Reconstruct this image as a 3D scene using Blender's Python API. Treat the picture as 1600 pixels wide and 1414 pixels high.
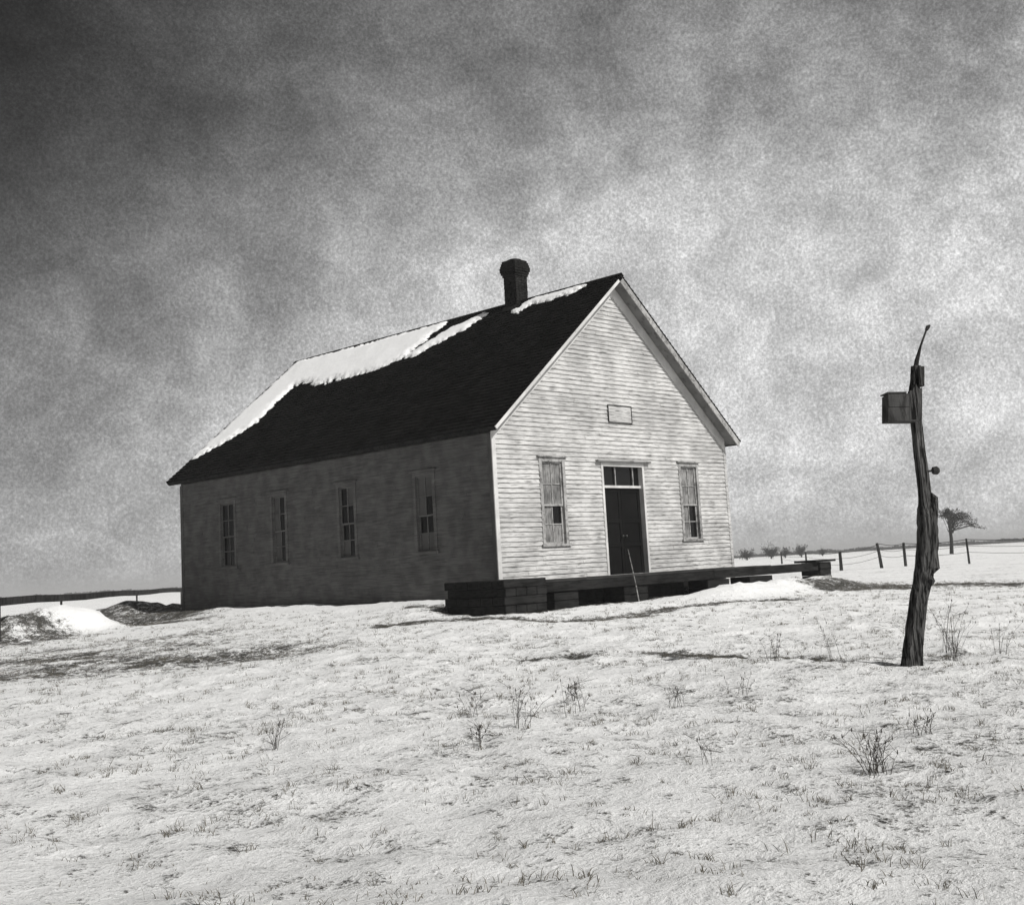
import bpy, bmesh, math, random
import numpy as np
from mathutils import Vector, Matrix
for o in list(bpy.data.objects): bpy.data.objects.remove(o)
random.seed(7)
SC = bpy.context.scene
COL = SC.collection

# ------------------------------------------------------------------ camera
FOC, PX, PY = 1849.16, 811.62, 649.78
cam = bpy.data.cameras.new("Camera")
cam.sensor_fit = 'HORIZONTAL'; cam.sensor_width = 36.0
cam.lens = FOC / 1600 * 36
cam.shift_x = -(PX - 800) / 1600
cam.shift_y = (PY - 707) / 1600
cam.clip_start = 0.1; cam.clip_end = 20000
co = bpy.data.objects.new("Camera", cam); COL.objects.link(co)
r = Vector((0.69193632, -0.7197207, -0.05680015)); u = Vector((-0.05312771, -0.12922236, 0.99019141))
fw = Vector((0.7200011, 0.68213173, 0.12765076))
M = Matrix(((r.x, u.x, -fw.x, -18.9436), (r.y, u.y, -fw.y, -18.8628), (r.z, u.z, -fw.z, 0.2846), (0, 0, 0, 1)))
co.matrix_world = M
SC.camera = co

# ------------------------------------------------------------------ light
SUN_AZ = Vector((0.02, -1.0, 0)).normalized(); SUN_EL = math.radians(42)
sd = SUN_AZ * math.cos(SUN_EL) + Vector((0, 0, math.sin(SUN_EL)))
sl = bpy.data.lights.new("Sun", 'SUN'); sl.energy = 4.3; sl.angle = math.radians(0.6); sl.color = (1, 0.985, 0.96)
so = bpy.data.objects.new("Sun", sl); COL.objects.link(so)
so.rotation_euler = sd.to_track_quat('Z', 'Y').to_euler()

W = bpy.data.worlds.new("World"); SC.world = W; W.use_nodes = True
nt = W.node_tree; nt.nodes.clear()
def N(nt, t, **k):
    n = nt.nodes.new(t)
    for a, b in k.items():
        if a.startswith('i_'):
            key = a[2:]
            n.inputs[int(key) if key.isdigit() else key.replace('_', ' ')].default_value = b
        else: setattr(n, a, b)
    return n
def mth(nt, op, a, b=None, c=None, clamp=False):
    n = nt.nodes.new('ShaderNodeMath'); n.operation = op; n.use_clamp = clamp
    for i, v in enumerate((a, b, c)):
        if v is None: continue
        if isinstance(v, (int, float)): n.inputs[i].default_value = v
        else: nt.links.new(v, n.inputs[i])
    return n.outputs[0]
def rng(nt, v, a, b, c, d, smooth=True):
    n = nt.nodes.new('ShaderNodeMapRange'); n.interpolation_type = 'SMOOTHSTEP' if smooth else 'LINEAR'
    nt.links.new(v, n.inputs[0])
    for i, x in enumerate((a, b, c, d)): n.inputs[i + 1].default_value = x
    return n.outputs[0]
out = N(nt, 'ShaderNodeOutputWorld'); bg = N(nt, 'ShaderNodeBackground')
sky = N(nt, 'ShaderNodeTexSky', sky_type='NISHITA', sun_disc=False, sun_elevation=SUN_EL,
        sun_rotation=math.atan2(SUN_AZ.x, SUN_AZ.y), air_density=1.0, dust_density=2.0)
bw = N(nt, 'ShaderNodeRGBToBW'); nt.links.new(sky.outputs[0], bw.inputs[0])
tc = N(nt, 'ShaderNodeTexCoord')
sep = N(nt, 'ShaderNodeSeparateXYZ'); nt.links.new(tc.outputs['Generated'], sep.inputs[0])
def dotv(v):
    n = N(nt, 'ShaderNodeVectorMath', operation='DOT_PRODUCT'); nt.links.new(tc.outputs['Generated'], n.inputs[0])
    n.inputs[1].default_value = v; return n.outputs['Value']
def noise(nt, vec, scale, detail, rough, dist=0.0, sc=(1, 1, 1)):
    mp = N(nt, 'ShaderNodeMapping'); mp.inputs['Scale'].default_value = sc
    nt.links.new(vec, mp.inputs[0])
    n = N(nt, 'ShaderNodeTexNoise'); n.inputs['Scale'].default_value = scale
    n.inputs['Detail'].default_value = detail; n.inputs['Roughness'].default_value = rough
    n.inputs['Distortion'].default_value = dist
    nt.links.new(mp.outputs[0], n.inputs['Vector']); return n.outputs['Fac']
G = tc.outputs['Generated']
n1 = noise(nt, G, 3.4, 7, 0.62, 0.5, (1, 1, 1.0))
n2 = noise(nt, G, 15.0, 6, 0.66, 0.3, (1, 1, 1.15))
n3 = noise(nt, G, 420.0, 3, 0.8, 0.0)
ud = dotv((0.69, -0.72, 0.0))                     # towards the east-south-east of the church
ud = mth(nt, 'ADD', ud, mth(nt, 'MULTIPLY_ADD', n1, 0.6, -0.30))
zz = mth(nt, 'ADD', sep.outputs[2], mth(nt, 'MULTIPLY_ADD', n1, 0.44, -0.22))
dark_w = rng(nt, ud, -0.50, 0.0, 1.0, 0.0)       # dark cloud bank in the west
dark_t = rng(nt, zz, 0.22, 0.48, 0.0, 1.0)        # darker overhead
a = mth(nt, 'MULTIPLY', dark_w, mth(nt, 'MULTIPLY', rng(nt, sep.outputs[2], 0.0, 0.40, 0.70, 2.5, False), -1.0))
b = mth(nt, 'MULTIPLY', dark_t, -1.1)
c2 = mth(nt, 'MULTIPLY_ADD', n2, 1.7, -0.85)
c3 = mth(nt, 'MULTIPLY_ADD', n3, 2.0, -1.0)
e = mth(nt, 'ADD', mth(nt, 'ADD', a, b), mth(nt, 'ADD', c2, c3))
pat = mth(nt, 'EXPONENT', e)
# even out the brightness of the clear sky with the veil of cloud
base = mth(nt, 'MULTIPLY_ADD', bw.outputs[0], 0.25, 3.45)
fin = mth(nt, 'MULTIPLY', base, pat)
nt.links.new(fin, bg.inputs['Color'])
bg.inputs['Strength'].default_value = 0.14
nt.links.new(bg.outputs[0], out.inputs[0])

vs = SC.view_settings
vs.view_transform = 'Standard'; vs.look = 'None'; vs.gamma = 1; vs.exposure = 0.0
vs.use_curve_mapping = False

# ------------------------------------------------------------------ materials
def mat(name, base, rough=0.8, var=0.0, scale=6.0, sc=(1, 1, 1), bump=0.0, bscale=40.0, detail=6, metallic=0.0, dark=None, lo=0.45, hi=0.6, spec=0.3, bdist=0.01):
    m = bpy.data.materials.new(name); m.use_nodes = True
    t = m.node_tree; p = t.nodes['Principled BSDF']
    p.inputs['Roughness'].default_value = rough; p.inputs['Metallic'].default_value = metallic
    p.inputs['Specular IOR Level'].default_value = spec
    v = (base[0], base[1], base[2], 1) if isinstance(base, tuple) else (base * 1.0, base * 0.99, base * 0.97, 1)
    p.inputs['Base Color'].default_value = v
    tcn = t.nodes.new('ShaderNodeTexCoord'); O = tcn.outputs['Object']
    if dark is not None:
        f = noise(t, O, scale, detail, 0.65, 0.2, sc)
        f = rng(t, f, lo, hi, 0.0, 1.0)
        f2 = noise(t, O, scale * 0.22, 3, 0.5)
        f2 = rng(t, f2, 0.35, 0.65, 1 - var, 1.0)
        mx = t.nodes.new('ShaderNodeMix'); mx.data_type = 'RGBA'
        t.links.new(f, mx.inputs[0])
        mx.inputs[6].default_value = v
        mx.inputs[7].default_value = (dark, dark * 0.98, dark * 0.95, 1)
        mu = t.nodes.new('ShaderNodeMix'); mu.data_type = 'RGBA'; mu.blend_type = 'MULTIPLY'; mu.inputs[0].default_value = 1
        t.links.new(mx.outputs[2], mu.inputs[6]); t.links.new(f2, mu.inputs[7])
        t.links.new(mu.outputs[2], p.inputs['Base Color'])
    if bump > 0:
        nb = noise(t, O, bscale, 5, 0.6, 0.0, sc)
        bn = t.nodes.new('ShaderNodeBump'); bn.inputs['Strength'].default_value = bump; bn.inputs['Distance'].default_value = bdist
        t.links.new(nb, bn.inputs['Height']); t.links.new(bn.outputs[0], p.inputs['Normal'])
    return m
MT = {}
MT['paint'] = mat('peeling_white_paint', 0.56, 0.7, 0.3, 5.0, (0.6, 1, 8), 0.5, 60, dark=0.13, lo=0.46, hi=0.70)
MT['trim'] = mat('white_trim_paint', 0.60, 0.6, 0.25, 8.0, (1, 1, 1), 0.3, 60, dark=0.35, lo=0.55, hi=0.8)
MT['side'] = mat('shade_darkened_siding', 0.17, 0.85, 0.3, 12.0, (1, 0.15, 9), 0.25, 60, dark=0.055, lo=0.38, hi=0.72)  # weathered boards, with the side's shade painted into the dark base colour
MT['sidetrim'] = mat('shade_darkened_trim', 0.10, 0.85, 0.3, 8.0, (1, 1, 1), 0.3, 60, dark=0.10, lo=0.5, hi=0.7)  # darker copy of the trim, the side's shade put into its colour
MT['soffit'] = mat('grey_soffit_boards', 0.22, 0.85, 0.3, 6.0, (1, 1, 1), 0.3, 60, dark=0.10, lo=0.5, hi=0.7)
MT['shingle'] = mat('black_wood_shingles', 0.012, 0.95, 0.5, 9.0, (1, 1, 1), 0.5, 50, dark=0.007, lo=0.45, hi=0.6, spec=0.02)
MT['brick'] = mat('sooty_brick', 0.03, 0.95, 0.4, 14.0, (1, 1, 3), 0.8, 40, dark=0.012, lo=0.45, hi=0.6, spec=0.03)
MT['timber'] = mat('dark_wet_timber', 0.024, 0.85, 0.4, 7.0, (0.4, 1, 3), 0.7, 40, dark=0.009, lo=0.45, hi=0.65, spec=0.06)
MT['timbertop'] = mat('dark_plank_timber', 0.045, 0.85, 0.4, 7.0, (0.4, 1, 3), 0.7, 40, dark=0.03, lo=0.45, hi=0.65, spec=0.02)
MT['post'] = mat('grey_split_post_wood', 0.13, 0.95, 0.45, 16.0, (2.5, 2.5, 0.16), 1.0, 26, dark=0.02, lo=0.47, hi=0.56, spec=0.05, bdist=0.05)
MT['eave'] = mat('dark_eave_boards', 0.03, 0.9, 0.4, 10.0, dark=0.015, spec=0.05)
MT['box'] = mat('grey_box_boards', 0.075, 0.95, 0.4, 10.0, (1, 1, 0.3), 0.6, 40, dark=0.035, lo=0.45, hi=0.62, spec=0.05)
MT['bark'] = mat('dark_bark', 0.05, 0.95, 0.4, 10.0, (1, 1, 0.3), 0.6, 40, dark=0.02, spec=0.05)
MT['door'] = mat('dark_door_wood', 0.008, 0.95, 0.4, 5.0, (3, 1, 0.5), 0.5, 40, dark=0.006, lo=0.45, hi=0.65, spec=0.1)
MT['board'] = mat('grey_window_boards', 0.27, 0.8, 0.5, 10.0, (3, 3, 0.5), 0.4, 40, dark=0.10, lo=0.40, hi=0.65)
MT['frame'] = mat('worn_window_frame', 0.36, 0.75, 0.3, 9.0, (1, 1, 1), 0.4, 40, dark=0.16, lo=0.45, hi=0.65)
MT['glass'] = mat('dark_glass', 0.006, 0.15, spec=0.18)
MT['metal'] = mat('dull_metal', 0.10, 0.5, metallic=0.6)
MT['stake'] = mat('pale_stick_wood', 0.34, 0.8, 0.4, 14.0, dark=0.10)
MT['straw'] = mat('dry_straw', (0.13, 0.12, 0.10), 0.95, spec=0.05)
MT['strawdark'] = mat('dark_dry_stems', (0.055, 0.05, 0.045), 0.95, spec=0.05)
MT['wire'] = mat('rusty_wire', 0.06, 0.7)

def snow_mat():
    m = bpy.data.materials.new('roof_snow'); m.use_nodes = True
    t = m.node_tree; p = t.nodes['Principled BSDF']
    p.inputs['Base Color'].default_value = (0.86, 0.86, 0.86, 1); p.inputs['Roughness'].default_value = 0.7
    tcn = t.nodes.new('ShaderNodeTexCoord')
    nb = noise(t, tcn.outputs['Object'], 9, 6, 0.6)
    bn = t.nodes.new('ShaderNodeBump'); bn.inputs['Strength'].default_value = 0.35; bn.inputs['Distance'].default_value = 0.03
    t.links.new(nb, bn.inputs['Height']); t.links.new(bn.outputs[0], p.inputs['Normal'])
    return m
MT['snow'] = snow_mat()

def ground_mat():
    m = bpy.data.materials.new('snow_dusted_pasture'); m.use_nodes = True
    t = m.node_tree; p = t.nodes['Principled BSDF']; p.inputs['Roughness'].default_value = 0.85
    p.inputs['Specular IOR Level'].default_value = 0.15
    O = t.nodes.new('ShaderNodeTexCoord').outputs['Object']
    at = t.nodes.new('ShaderNodeAttribute'); at.attribute_name = 'bare'; bare = at.outputs['Fac']  # bare ground, plus the post's shadow streak painted in
    a1 = noise(t, O, 0.55, 5, 0.6, 0.4)
    a2 = noise(t, O, 4.0, 7, 0.72, 0.3)
    a3 = noise(t, O, 19.0, 8, 0.75, 0.2)
    a4 = noise(t, O, 60.0, 4, 0.8, 0.0)
    def cen(v, k): return mth(t, 'MULTIPLY_ADD', v, k, -.5 * k)
    s = mth(t, 'ADD', mth(t, 'ADD', cen(a1, .5), cen(a2, 1.25)), mth(t, 'ADD', cen(a3, 1.3), cen(a4, .9)))
    s = mth(t, 'ADD', s, mth(t, 'MULTIPLY', mth(t, 'MINIMUM', bare, 0.95), 0.36))  # shifts the ground tone for bare ground and the post's painted shadow
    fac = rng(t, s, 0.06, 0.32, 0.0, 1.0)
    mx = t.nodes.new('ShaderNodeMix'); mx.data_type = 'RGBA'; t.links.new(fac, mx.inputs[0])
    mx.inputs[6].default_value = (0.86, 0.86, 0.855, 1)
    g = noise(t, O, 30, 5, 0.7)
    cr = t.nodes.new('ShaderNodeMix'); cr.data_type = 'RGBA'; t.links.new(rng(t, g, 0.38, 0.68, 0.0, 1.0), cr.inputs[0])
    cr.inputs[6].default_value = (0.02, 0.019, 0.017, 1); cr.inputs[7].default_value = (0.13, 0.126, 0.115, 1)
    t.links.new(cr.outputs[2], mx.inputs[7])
    t.links.new(mx.outputs[2], p.inputs['Base Color'])
    hgt = mth(t, 'ADD', mth(t, 'MULTIPLY', a2, 1.0), mth(t, 'MULTIPLY', a3, 0.45))
    bn = t.nodes.new('ShaderNodeBump'); bn.inputs['Strength'].default_value = 0.9; bn.inputs['Distance'].default_value = 0.08
    t.links.new(hgt, bn.inputs['Height']); t.links.new(bn.outputs[0], p.inputs['Normal'])
    return m
MT['ground'] = ground_mat()

# ------------------------------------------------------------------ helpers
class MB:
    def __init__(s): s.v = []; s.f = []
    def add(s, vs_, fs):
        n = len(s.v); s.v += [tuple(x) for x in vs_]; s.f += [tuple(i + n for i in q) for q in fs]
    def box(s, a, b, mtx=None):
        x0, y0, z0 = a; x1, y1, z1 = b
        vs_ = [Vector(q) for q in ((x0,y0,z0),(x1,y0,z0),(x1,y1,z0),(x0,y1,z0),(x0,y0,z1),(x1,y0,z1),(x1,y1,z1),(x0,y1,z1))]
        if mtx: vs_ = [mtx @ q for q in vs_]
        s.add(vs_, [(0,3,2,1),(4,5,6,7),(0,1,5,4),(1,2,6,5),(2,3,7,6),(3,0,4,7)])
    def prism(s, pts, d):             # pts: planar loop, extruded by the vector d
        n = len(pts); P = [Vector(q) for q in pts]; d = Vector(d)
        s.add(P + [q + d for q in P], [tuple(range(n))[::-1], tuple(range(n, 2 * n))] + [(i, (i + 1) % n, n + (i + 1) % n, n + i) for i in range(n)])
    def tube(s, pts, rad, k=8, wob=0.0):
        P = [Vector(q) for q in pts]; rings = []
        for i, c in enumerate(P):
            d = (P[min(i + 1, len(P) - 1)] - P[max(i - 1, 0)]).normalized()
            a = d.cross(Vector((0, 0, 1)) if abs(d.z) < .9 else Vector((1, 0, 0))).normalized(); b_ = d.cross(a)
            R = rad[i] if isinstance(rad, (list, tuple)) else rad
            rings.append([c + (a * math.cos(2 * math.pi * j / k) + b_ * math.sin(2 * math.pi * j / k)) * R * (1 + random.uniform(-wob, wob)) for j in range(k)])
        vs_ = [q for ring in rings for q in ring]; f = []
        for i in range(len(P) - 1):
            for j in range(k):
                f.append((i * k + j, i * k + (j + 1) % k, (i + 1) * k + (j + 1) % k, (i + 1) * k + j))
        f.append(tuple(range(k))[::-1]); f.append(tuple((len(P) - 1) * k + j for j in range(k)))
        s.add(vs_, f)
    def build(s, name, m, parent=None, bevel=0.0, smooth=False):
        me = bpy.data.meshes.new(name); me.from_pydata(s.v, [], s.f); me.update()
        bm = bmesh.new(); bm.from_mesh(me); bmesh.ops.recalc_face_normals(bm, faces=bm.faces); bm.to_mesh(me); bm.free()
        if smooth: me.polygons.foreach_set('use_smooth', [True] * len(me.polygons))
        me.materials.append(m)
        o = bpy.data.objects.new(name, me); COL.objects.link(o)
        if parent: o.parent = parent; o.matrix_parent_inverse = Matrix.Translation(-parent_world(parent))
        if bevel > 0:
            md = o.modifiers.new('bevel', 'BEVEL'); md.width = bevel; md.segments = 1; md.limit_method = 'ANGLE'
        return o
def parent_world(o):
    p = Vector(o.location)
    while o.parent:
        p = p + (o.matrix_parent_inverse.translation); o = o.parent; p = p + Vector(o.location)
    return p
def tag(o, label, cat, group=None, kind=None):
    if label: o['label'] = label
    if cat: o['category'] = cat
    if group: o['group'] = group
    if kind: o['kind'] = kind
    return o
def thing(name, label, cat, loc, group=None):
    o = bpy.data.objects.new(name, None); COL.objects.link(o); o.location = loc; o.empty_display_size = .2
    return tag(o, label, cat, group)

# ------------------------------------------------------------------ ground
def _h(i, j, s):
    n = (i * 374761393 + j * 668265263 + s * 974634777) & 0xffffffff
    n = ((n ^ (n >> 13)) * 1274126177) & 0xffffffff
    return ((n ^ (n >> 16)) & 0xffff) / 65535.0
def vn(x, y, s):
    i = np.floor(x).astype(np.int64); j = np.floor(y).astype(np.int64); fx = x - i; fy = y - j
    fx = fx * fx * (3 - 2 * fx); fy = fy * fy * (3 - 2 * fy)
    return (_h(i, j, s) * (1 - fx) + _h(i + 1, j, s) * fx) * (1 - fy) + (_h(i, j + 1, s) * (1 - fx) + _h(i + 1, j + 1, s) * fx) * fy
def fbm(x, y, s, o=4, g=.5):
    t = 0; a = 1; n = 0
    for k in range(o):
        t = t + a * vn(x * 2 ** k + 17.3 * k, y * 2 ** k - 9.1 * k, s + k); n += a; a *= g
    return t / n
def sm(a, b, x):
    t = np.clip((x - a) / (b - a), 0, 1); return t * t * (3 - 2 * t)
def hs(x, y):
    dx = np.maximum(np.maximum(-x, x - 9.3), 0); dy = np.maximum(np.maximum(-y, y - 13.4), 0)
    d = np.sqrt(dx * dx + dy * dy)
    h = -1.15 + .5 * np.exp(-(d / 9) ** 2)
    side = np.exp(-(np.minimum(x, 0) / 2.5) ** 2) * sm(-1.2, .8, y) * sm(20, 13, y) * (x < 9)
    h = h + side * .27
    h = h + .26 * np.exp(-(((y + 2.6) / .75) ** 2)) * sm(3.0, 5.5, x) * sm(12, 9.5, x)
    r_ = np.sqrt((x + 19) ** 2 + (y + 19) ** 2); h = h + .2 * sm(35, 75, r_)
    h = h + .62 * np.exp(-(np.hypot(x + 4.3, y - 12.0) / 1.1) ** 3)          # snow drift by the rear corner
    h = h - .30 * np.exp(-((x + 1.9) / .9) ** 2 - ((y - 12.6) / 1.6) ** 2)           # hollow beside it
    h = h + .50 * np.exp(-((x - .2) / 2.0) ** 2 - ((y - 17.0) / 1.3) ** 2)           # dark bank behind the hollow
    h = h + .60 * np.exp(-((x + 6.1) / 1.0) ** 2 - ((y - 11.4) / 1.0) ** 2)
    return h
def seg(x, y, pts, w):
    best = np.full(np.shape(x), 1e9)
    if len(pts) == 1: pts = [pts[0], pts[0]]
    for (ax, ay), (bx, by) in zip(pts[:-1], pts[1:]):
        ex, ey = bx - ax, by - ay; L = ex * ex + ey * ey + 1e-9
        t = np.clip(((x - ax) * ex + (y - ay) * ey) / L, 0, 1)
        best = np.minimum(best, np.hypot(x - ax - t * ex, y - ay - t * ey))
    return np.exp(-(best / w) ** 2)
STRK = [([(-3.9, -.7), (-3.2, -1.1), (-2.7, -1.7), (-2.35, -2.4), (-2.25, -3.4), (-1.5, -4.0), (-.8, -4.4), (.2, -4.0), (1.5, -3.7)], .28, 2.4),
        ([(1.5, -3.7), (3.5, -3.85), (4.8, -4.7)], .22, 1.6),
        ([(-1.45, 1.5), (-1.4, .4), (-1.8, -.2)], .22, .95),
        ([(-6.5, -7.0), (-6.2, -7.3), (-6.0, -7.5)], .22, 1.6),
        ([(8.8, -3.6), (10.2, -4.0), (12, -4.4), (13.2, -5.6), (16, -9), (20, -14)], .95, 2.6),
        ([(-2.2, 12.9), (-1.2, 12.4)], 1.5, 2.2),
        ([(-3.0, 10.4), (-2.7, 9.6), (-2.3, 8.7)], .45, 1.0),
        ([(-5.6, 11.2), (-6.2, 10.2), (-7.5, 10.5)], 1.1, 1.1),
        ([(-11.6, 1.2), (-9.3, .8), (-8.6, -.4), (-7.3, -1.2)], 1.3, .9), ([(-8.0, 6.5), (-6.5, 5.5), (-5.0, 4.5)], 1.0, .5),
        ([(-10, 5.5), (-7.5, 3)], 1.8, .7),
        ([(-10.9, -10.1), (-11.6, -11.2)], .5, .22), ([(-4.6, -12.2), (-5.2, -11.9), (-6.2, -12.5)], .5, .45),
        ([(-10.6, -15.2), (-11.9, -15.2)], .6, .35), ([(-5.6, -11.2), (-5.4, -10.6), (-5.2, -9.9), (-5.15, -9.2), (-5.3, -8.4)], .22, 2.2)]  # last stroke: the post's cast shadow, painted as a dark ground streak
def bare_shade_fn(x, y):
    b_ = np.zeros(np.shape(x))
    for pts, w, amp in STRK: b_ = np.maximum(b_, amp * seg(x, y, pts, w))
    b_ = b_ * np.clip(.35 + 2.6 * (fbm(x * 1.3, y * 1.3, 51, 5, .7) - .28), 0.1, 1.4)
    bank = np.exp(-(((y + 2.6) / .9) ** 2)) * sm(3, 4.5, x) * sm(12, 10, x)
    side = sm(2.2, .8, -x) * (y > 0) * (y < 9) * (x < 0)
    b_ = b_ - .55 * bank - .3 * side
    b_ = b_ - 1.2 * np.exp(-(np.hypot(x + 4.3, y - 12.0) / 1.2) ** 4) + 1.6 * np.exp(-((x - .2) / 2.0) ** 2 - ((y - 16.6) / 2.6) ** 2)
    dx = np.maximum(np.maximum(-x, x - 9.3), 0); dy = np.maximum(np.maximum(-y - 1.4, y - 13.4), 0)
    b_ = b_ + .9 * np.exp(-(np.hypot(dx, dy) / .18) ** 2) * (1 - bank)
    return b_
def hfull(x, y):
    r_ = np.hypot(x + 19, y + 19); near = np.exp(-(r_ / 60) ** 2)
    h = hs(x, y) + near * ((fbm(x * .6, y * .6, 3) - .5) * .16 + (fbm(x * 3.1, y * 3.1, 11, 5, .68) - .5) * .11)
    bank = np.exp(-(((y + 2.6) / .9) ** 2)) * sm(3, 4.5, x) * sm(12, 10, x)
    h = h + bank * (fbm(x * 4, y * 4, 31) - .5) * .12
    h = h + (1 - near) * (fbm(x * .012, y * .012, 5) - .5) * .5
    al = x * .78 - y * .62; ac = x * .62 + y * .78
    h = h + near * ((fbm(al * .28, ac * 1.5, 61, 5, .62) - .5) * .13 + (fbm(x * 9, y * 9, 71, 3, .6) - .5) * .03)
    lump = np.exp(-(np.hypot(x + 4.3, y - 12.0) / 2.2) ** 2) + np.exp(-(np.hypot(x - .2, y - 16.5) / 2.5) ** 2)
    h = h + np.clip(lump, 0, 1) * (fbm(x * 1.1, y * 1.1, 81, 6, .62) - .5) * .55
    h = h - .035 * np.clip(bare_shade_fn(x, y), 0, 1) * near
    return h
NG = 760
tt = np.linspace(-1, 1, NG)
gs = np.sinh(tt * 8.6) / math.sinh(8.6) * 4200
# denser core where the place is seen up close
gs = gs + tt * 22
GX, GY = np.meshgrid(gs - 9.0, gs - 8.0, indexing='xy')
GZ = hfull(GX, GY)
verts = np.stack([GX, GY, GZ], -1).reshape(-1, 3)
idx = np.arange(NG * NG).reshape(NG, NG)
faces = np.stack([idx[:-1, :-1], idx[:-1, 1:], idx[1:, 1:], idx[1:, :-1]], -1).reshape(-1, 4)
me = bpy.data.meshes.new('ground')
me.vertices.add(len(verts)); me.vertices.foreach_set('co', verts.ravel())
me.loops.add(faces.size); me.loops.foreach_set('vertex_index', faces.ravel())
me.polygons.add(len(faces)); me.polygons.foreach_set('loop_start', np.arange(0, faces.size, 4)); me.polygons.foreach_set('loop_total', np.full(len(faces), 4))
me.update(calc_edges=True); me.polygons.foreach_set('use_smooth', [True] * len(faces))
at = me.attributes.new('bare', 'FLOAT', 'POINT'); at.data.foreach_set('value', bare_shade_fn(GX, GY).ravel().astype(np.float32))  # bare ground, plus the post's painted shadow streak
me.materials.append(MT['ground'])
ground = bpy.data.objects.new('ground', me); COL.objects.link(ground); ground['kind'] = 'structure'
def gz(x, y): return float(hfull(np.array([x]), np.array([y]))[0])

# ------------------------------------------------------------------ church
Wd, Ln, H, R, T = 9.30, 13.42, 3.40, 3.91, 0.344
SL = R / (Wd / 2); OE, OF, OR = .29, .40, .40; ZB = -.45
church = thing('church', 'small gabled frame church with white clapboard front and black snow-patched roof', 'church', (Wd / 2, 0, -.6))

def gable_x(z):                      # wall extent of the gable at height z
    if z <= H: return 0.0, Wd
    k = max(0.0, (z - H - .10) / SL); return k, Wd - k
def siding(mb, axis, length, z0, z1, opens, outward, flip=1, gable=False, at_=0.0, step=.112):
    """lapped boards; axis 'x' runs along the front, 'y' along a side"""
    z = z0; k = 0; rr = random.Random(5)
    while z < z1 - .01:
        zt = min(z + step, z1)
        lo, hi = (gable_x(zt) if gable else (0.0, length))
        lo2, hi2 = (gable_x(z) if gable else (0.0, length))
        if hi - lo < .1: break
        iv = [(lo2, hi2, lo, hi)]
        zm = (z + zt) / 2
        for (a0, a1, b0, b1) in opens:
            if b0 < zm < b1:
                nv = []
                for (p0, p1, q0, q1) in iv:
                    if a1 <= p0 or a0 >= p1: nv.append((p0, p1, q0, q1)); continue
                    if a0 > p0: nv.append((p0, a0, q0, a0))
                    if a1 < p1: nv.append((a1, p1, a1, q1))
                iv = nv
        for (p0, p1, q0, q1) in iv:
            cuts = [0, 1]
            if p1 - p0 > 3: cuts = [0, rr.uniform(.25, .45), rr.uniform(.55, .8), 1]
            elif p1 - p0 > 1.6: cuts = [0, rr.uniform(.3, .7), 1]
            for c0, c1 in zip(cuts[:-1], cuts[1:]):
                g0 = .0015 if c0 > 0 else 0; g1 = .0015 if c1 < 1 else 0
                a_ = p0 + (p1 - p0) * c0 + g0; b_ = p0 + (p1 - p0) * c1 - g1
                c_ = q0 + (q1 - q0) * c0 + g0; d_ = q0 + (q1 - q0) * c1 - g1
                ob = .030 + rr.uniform(-.005, .007); sag = rr.uniform(-.004, .004); ot = .006
                if axis == 'x': f = lambda s_, o_, h_: (s_, at_ + outward * o_, h_)
                else: f = lambda s_, o_, h_: (at_ + outward * o_, s_, h_)
                vs_ = [f(a_, ob, z + sag), f(b_, ob, z - sag), f(d_, ot, zt), f(c_, ot, zt),
                       f(a_, 0, z + sag), f(b_, 0, z - sag), f(d_, 0, zt), f(c_, 0, zt)]
                mb.add(vs_, [(0, 1, 2, 3), (0, 4, 5, 1), (0, 3, 7, 4), (1, 5, 6, 2), (4, 7, 6, 5), (3, 2, 6, 7)])
        z = zt; k += 1

FW = [(1.50, 2.42, .80, 2.86), (7.02, 7.92, .80, 2.86)]
DR = (3.78, 5.50, ZB + .4, 2.80)
SW = [(10.45, 11.35), (7.95, 8.75), (4.95, 5.75), (1.95, 2.75)]
mb = MB(); siding(mb, 'x', Wd, ZB, H + R - .12, FW + [DR], -1, gable=True)
fwall = mb.build('front_wall', MT['paint'], church); fwall['label'] = 'sunlit white painted clapboard gable front with peeling paint'
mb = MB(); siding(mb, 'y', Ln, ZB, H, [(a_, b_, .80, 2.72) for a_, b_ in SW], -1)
swall = mb.build('side_wall', MT['side'], church); swall['label'] = 'weathered clapboard long side wall with shade painted into its dark colour'
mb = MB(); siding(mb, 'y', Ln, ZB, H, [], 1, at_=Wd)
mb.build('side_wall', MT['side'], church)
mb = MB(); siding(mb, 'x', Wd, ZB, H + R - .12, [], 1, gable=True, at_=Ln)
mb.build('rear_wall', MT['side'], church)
# inner lining (keeps the inside dark) and wooden floor
mb = MB()
mb.box((.12, .14, ZB), (Wd - .12, Ln - .14, ZB + .35))
mb.build('floor_deck', MT['timber'], church)

# corner boards, frieze, water table
for x0, x1, m in ((-.034, .09, 'trim'), (Wd - .08, Wd + .034, 'paint')):
    mb = MB(); mb.box((x0, -.036, ZB), (x1, .0, H + .02)); mb.build('corner_board', MT[m], church, .004)
mb = MB(); mb.box((-.036, .004, ZB), (-.0, .11, H - .05)); mb.build('corner_board', MT['sidetrim'], church, .004)
mb = MB(); mb.box((-.036, Ln - .11, ZB), (-.0, Ln + .03, H - .05)); mb.build('corner_board', MT['sidetrim'], church, .004)
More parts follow.
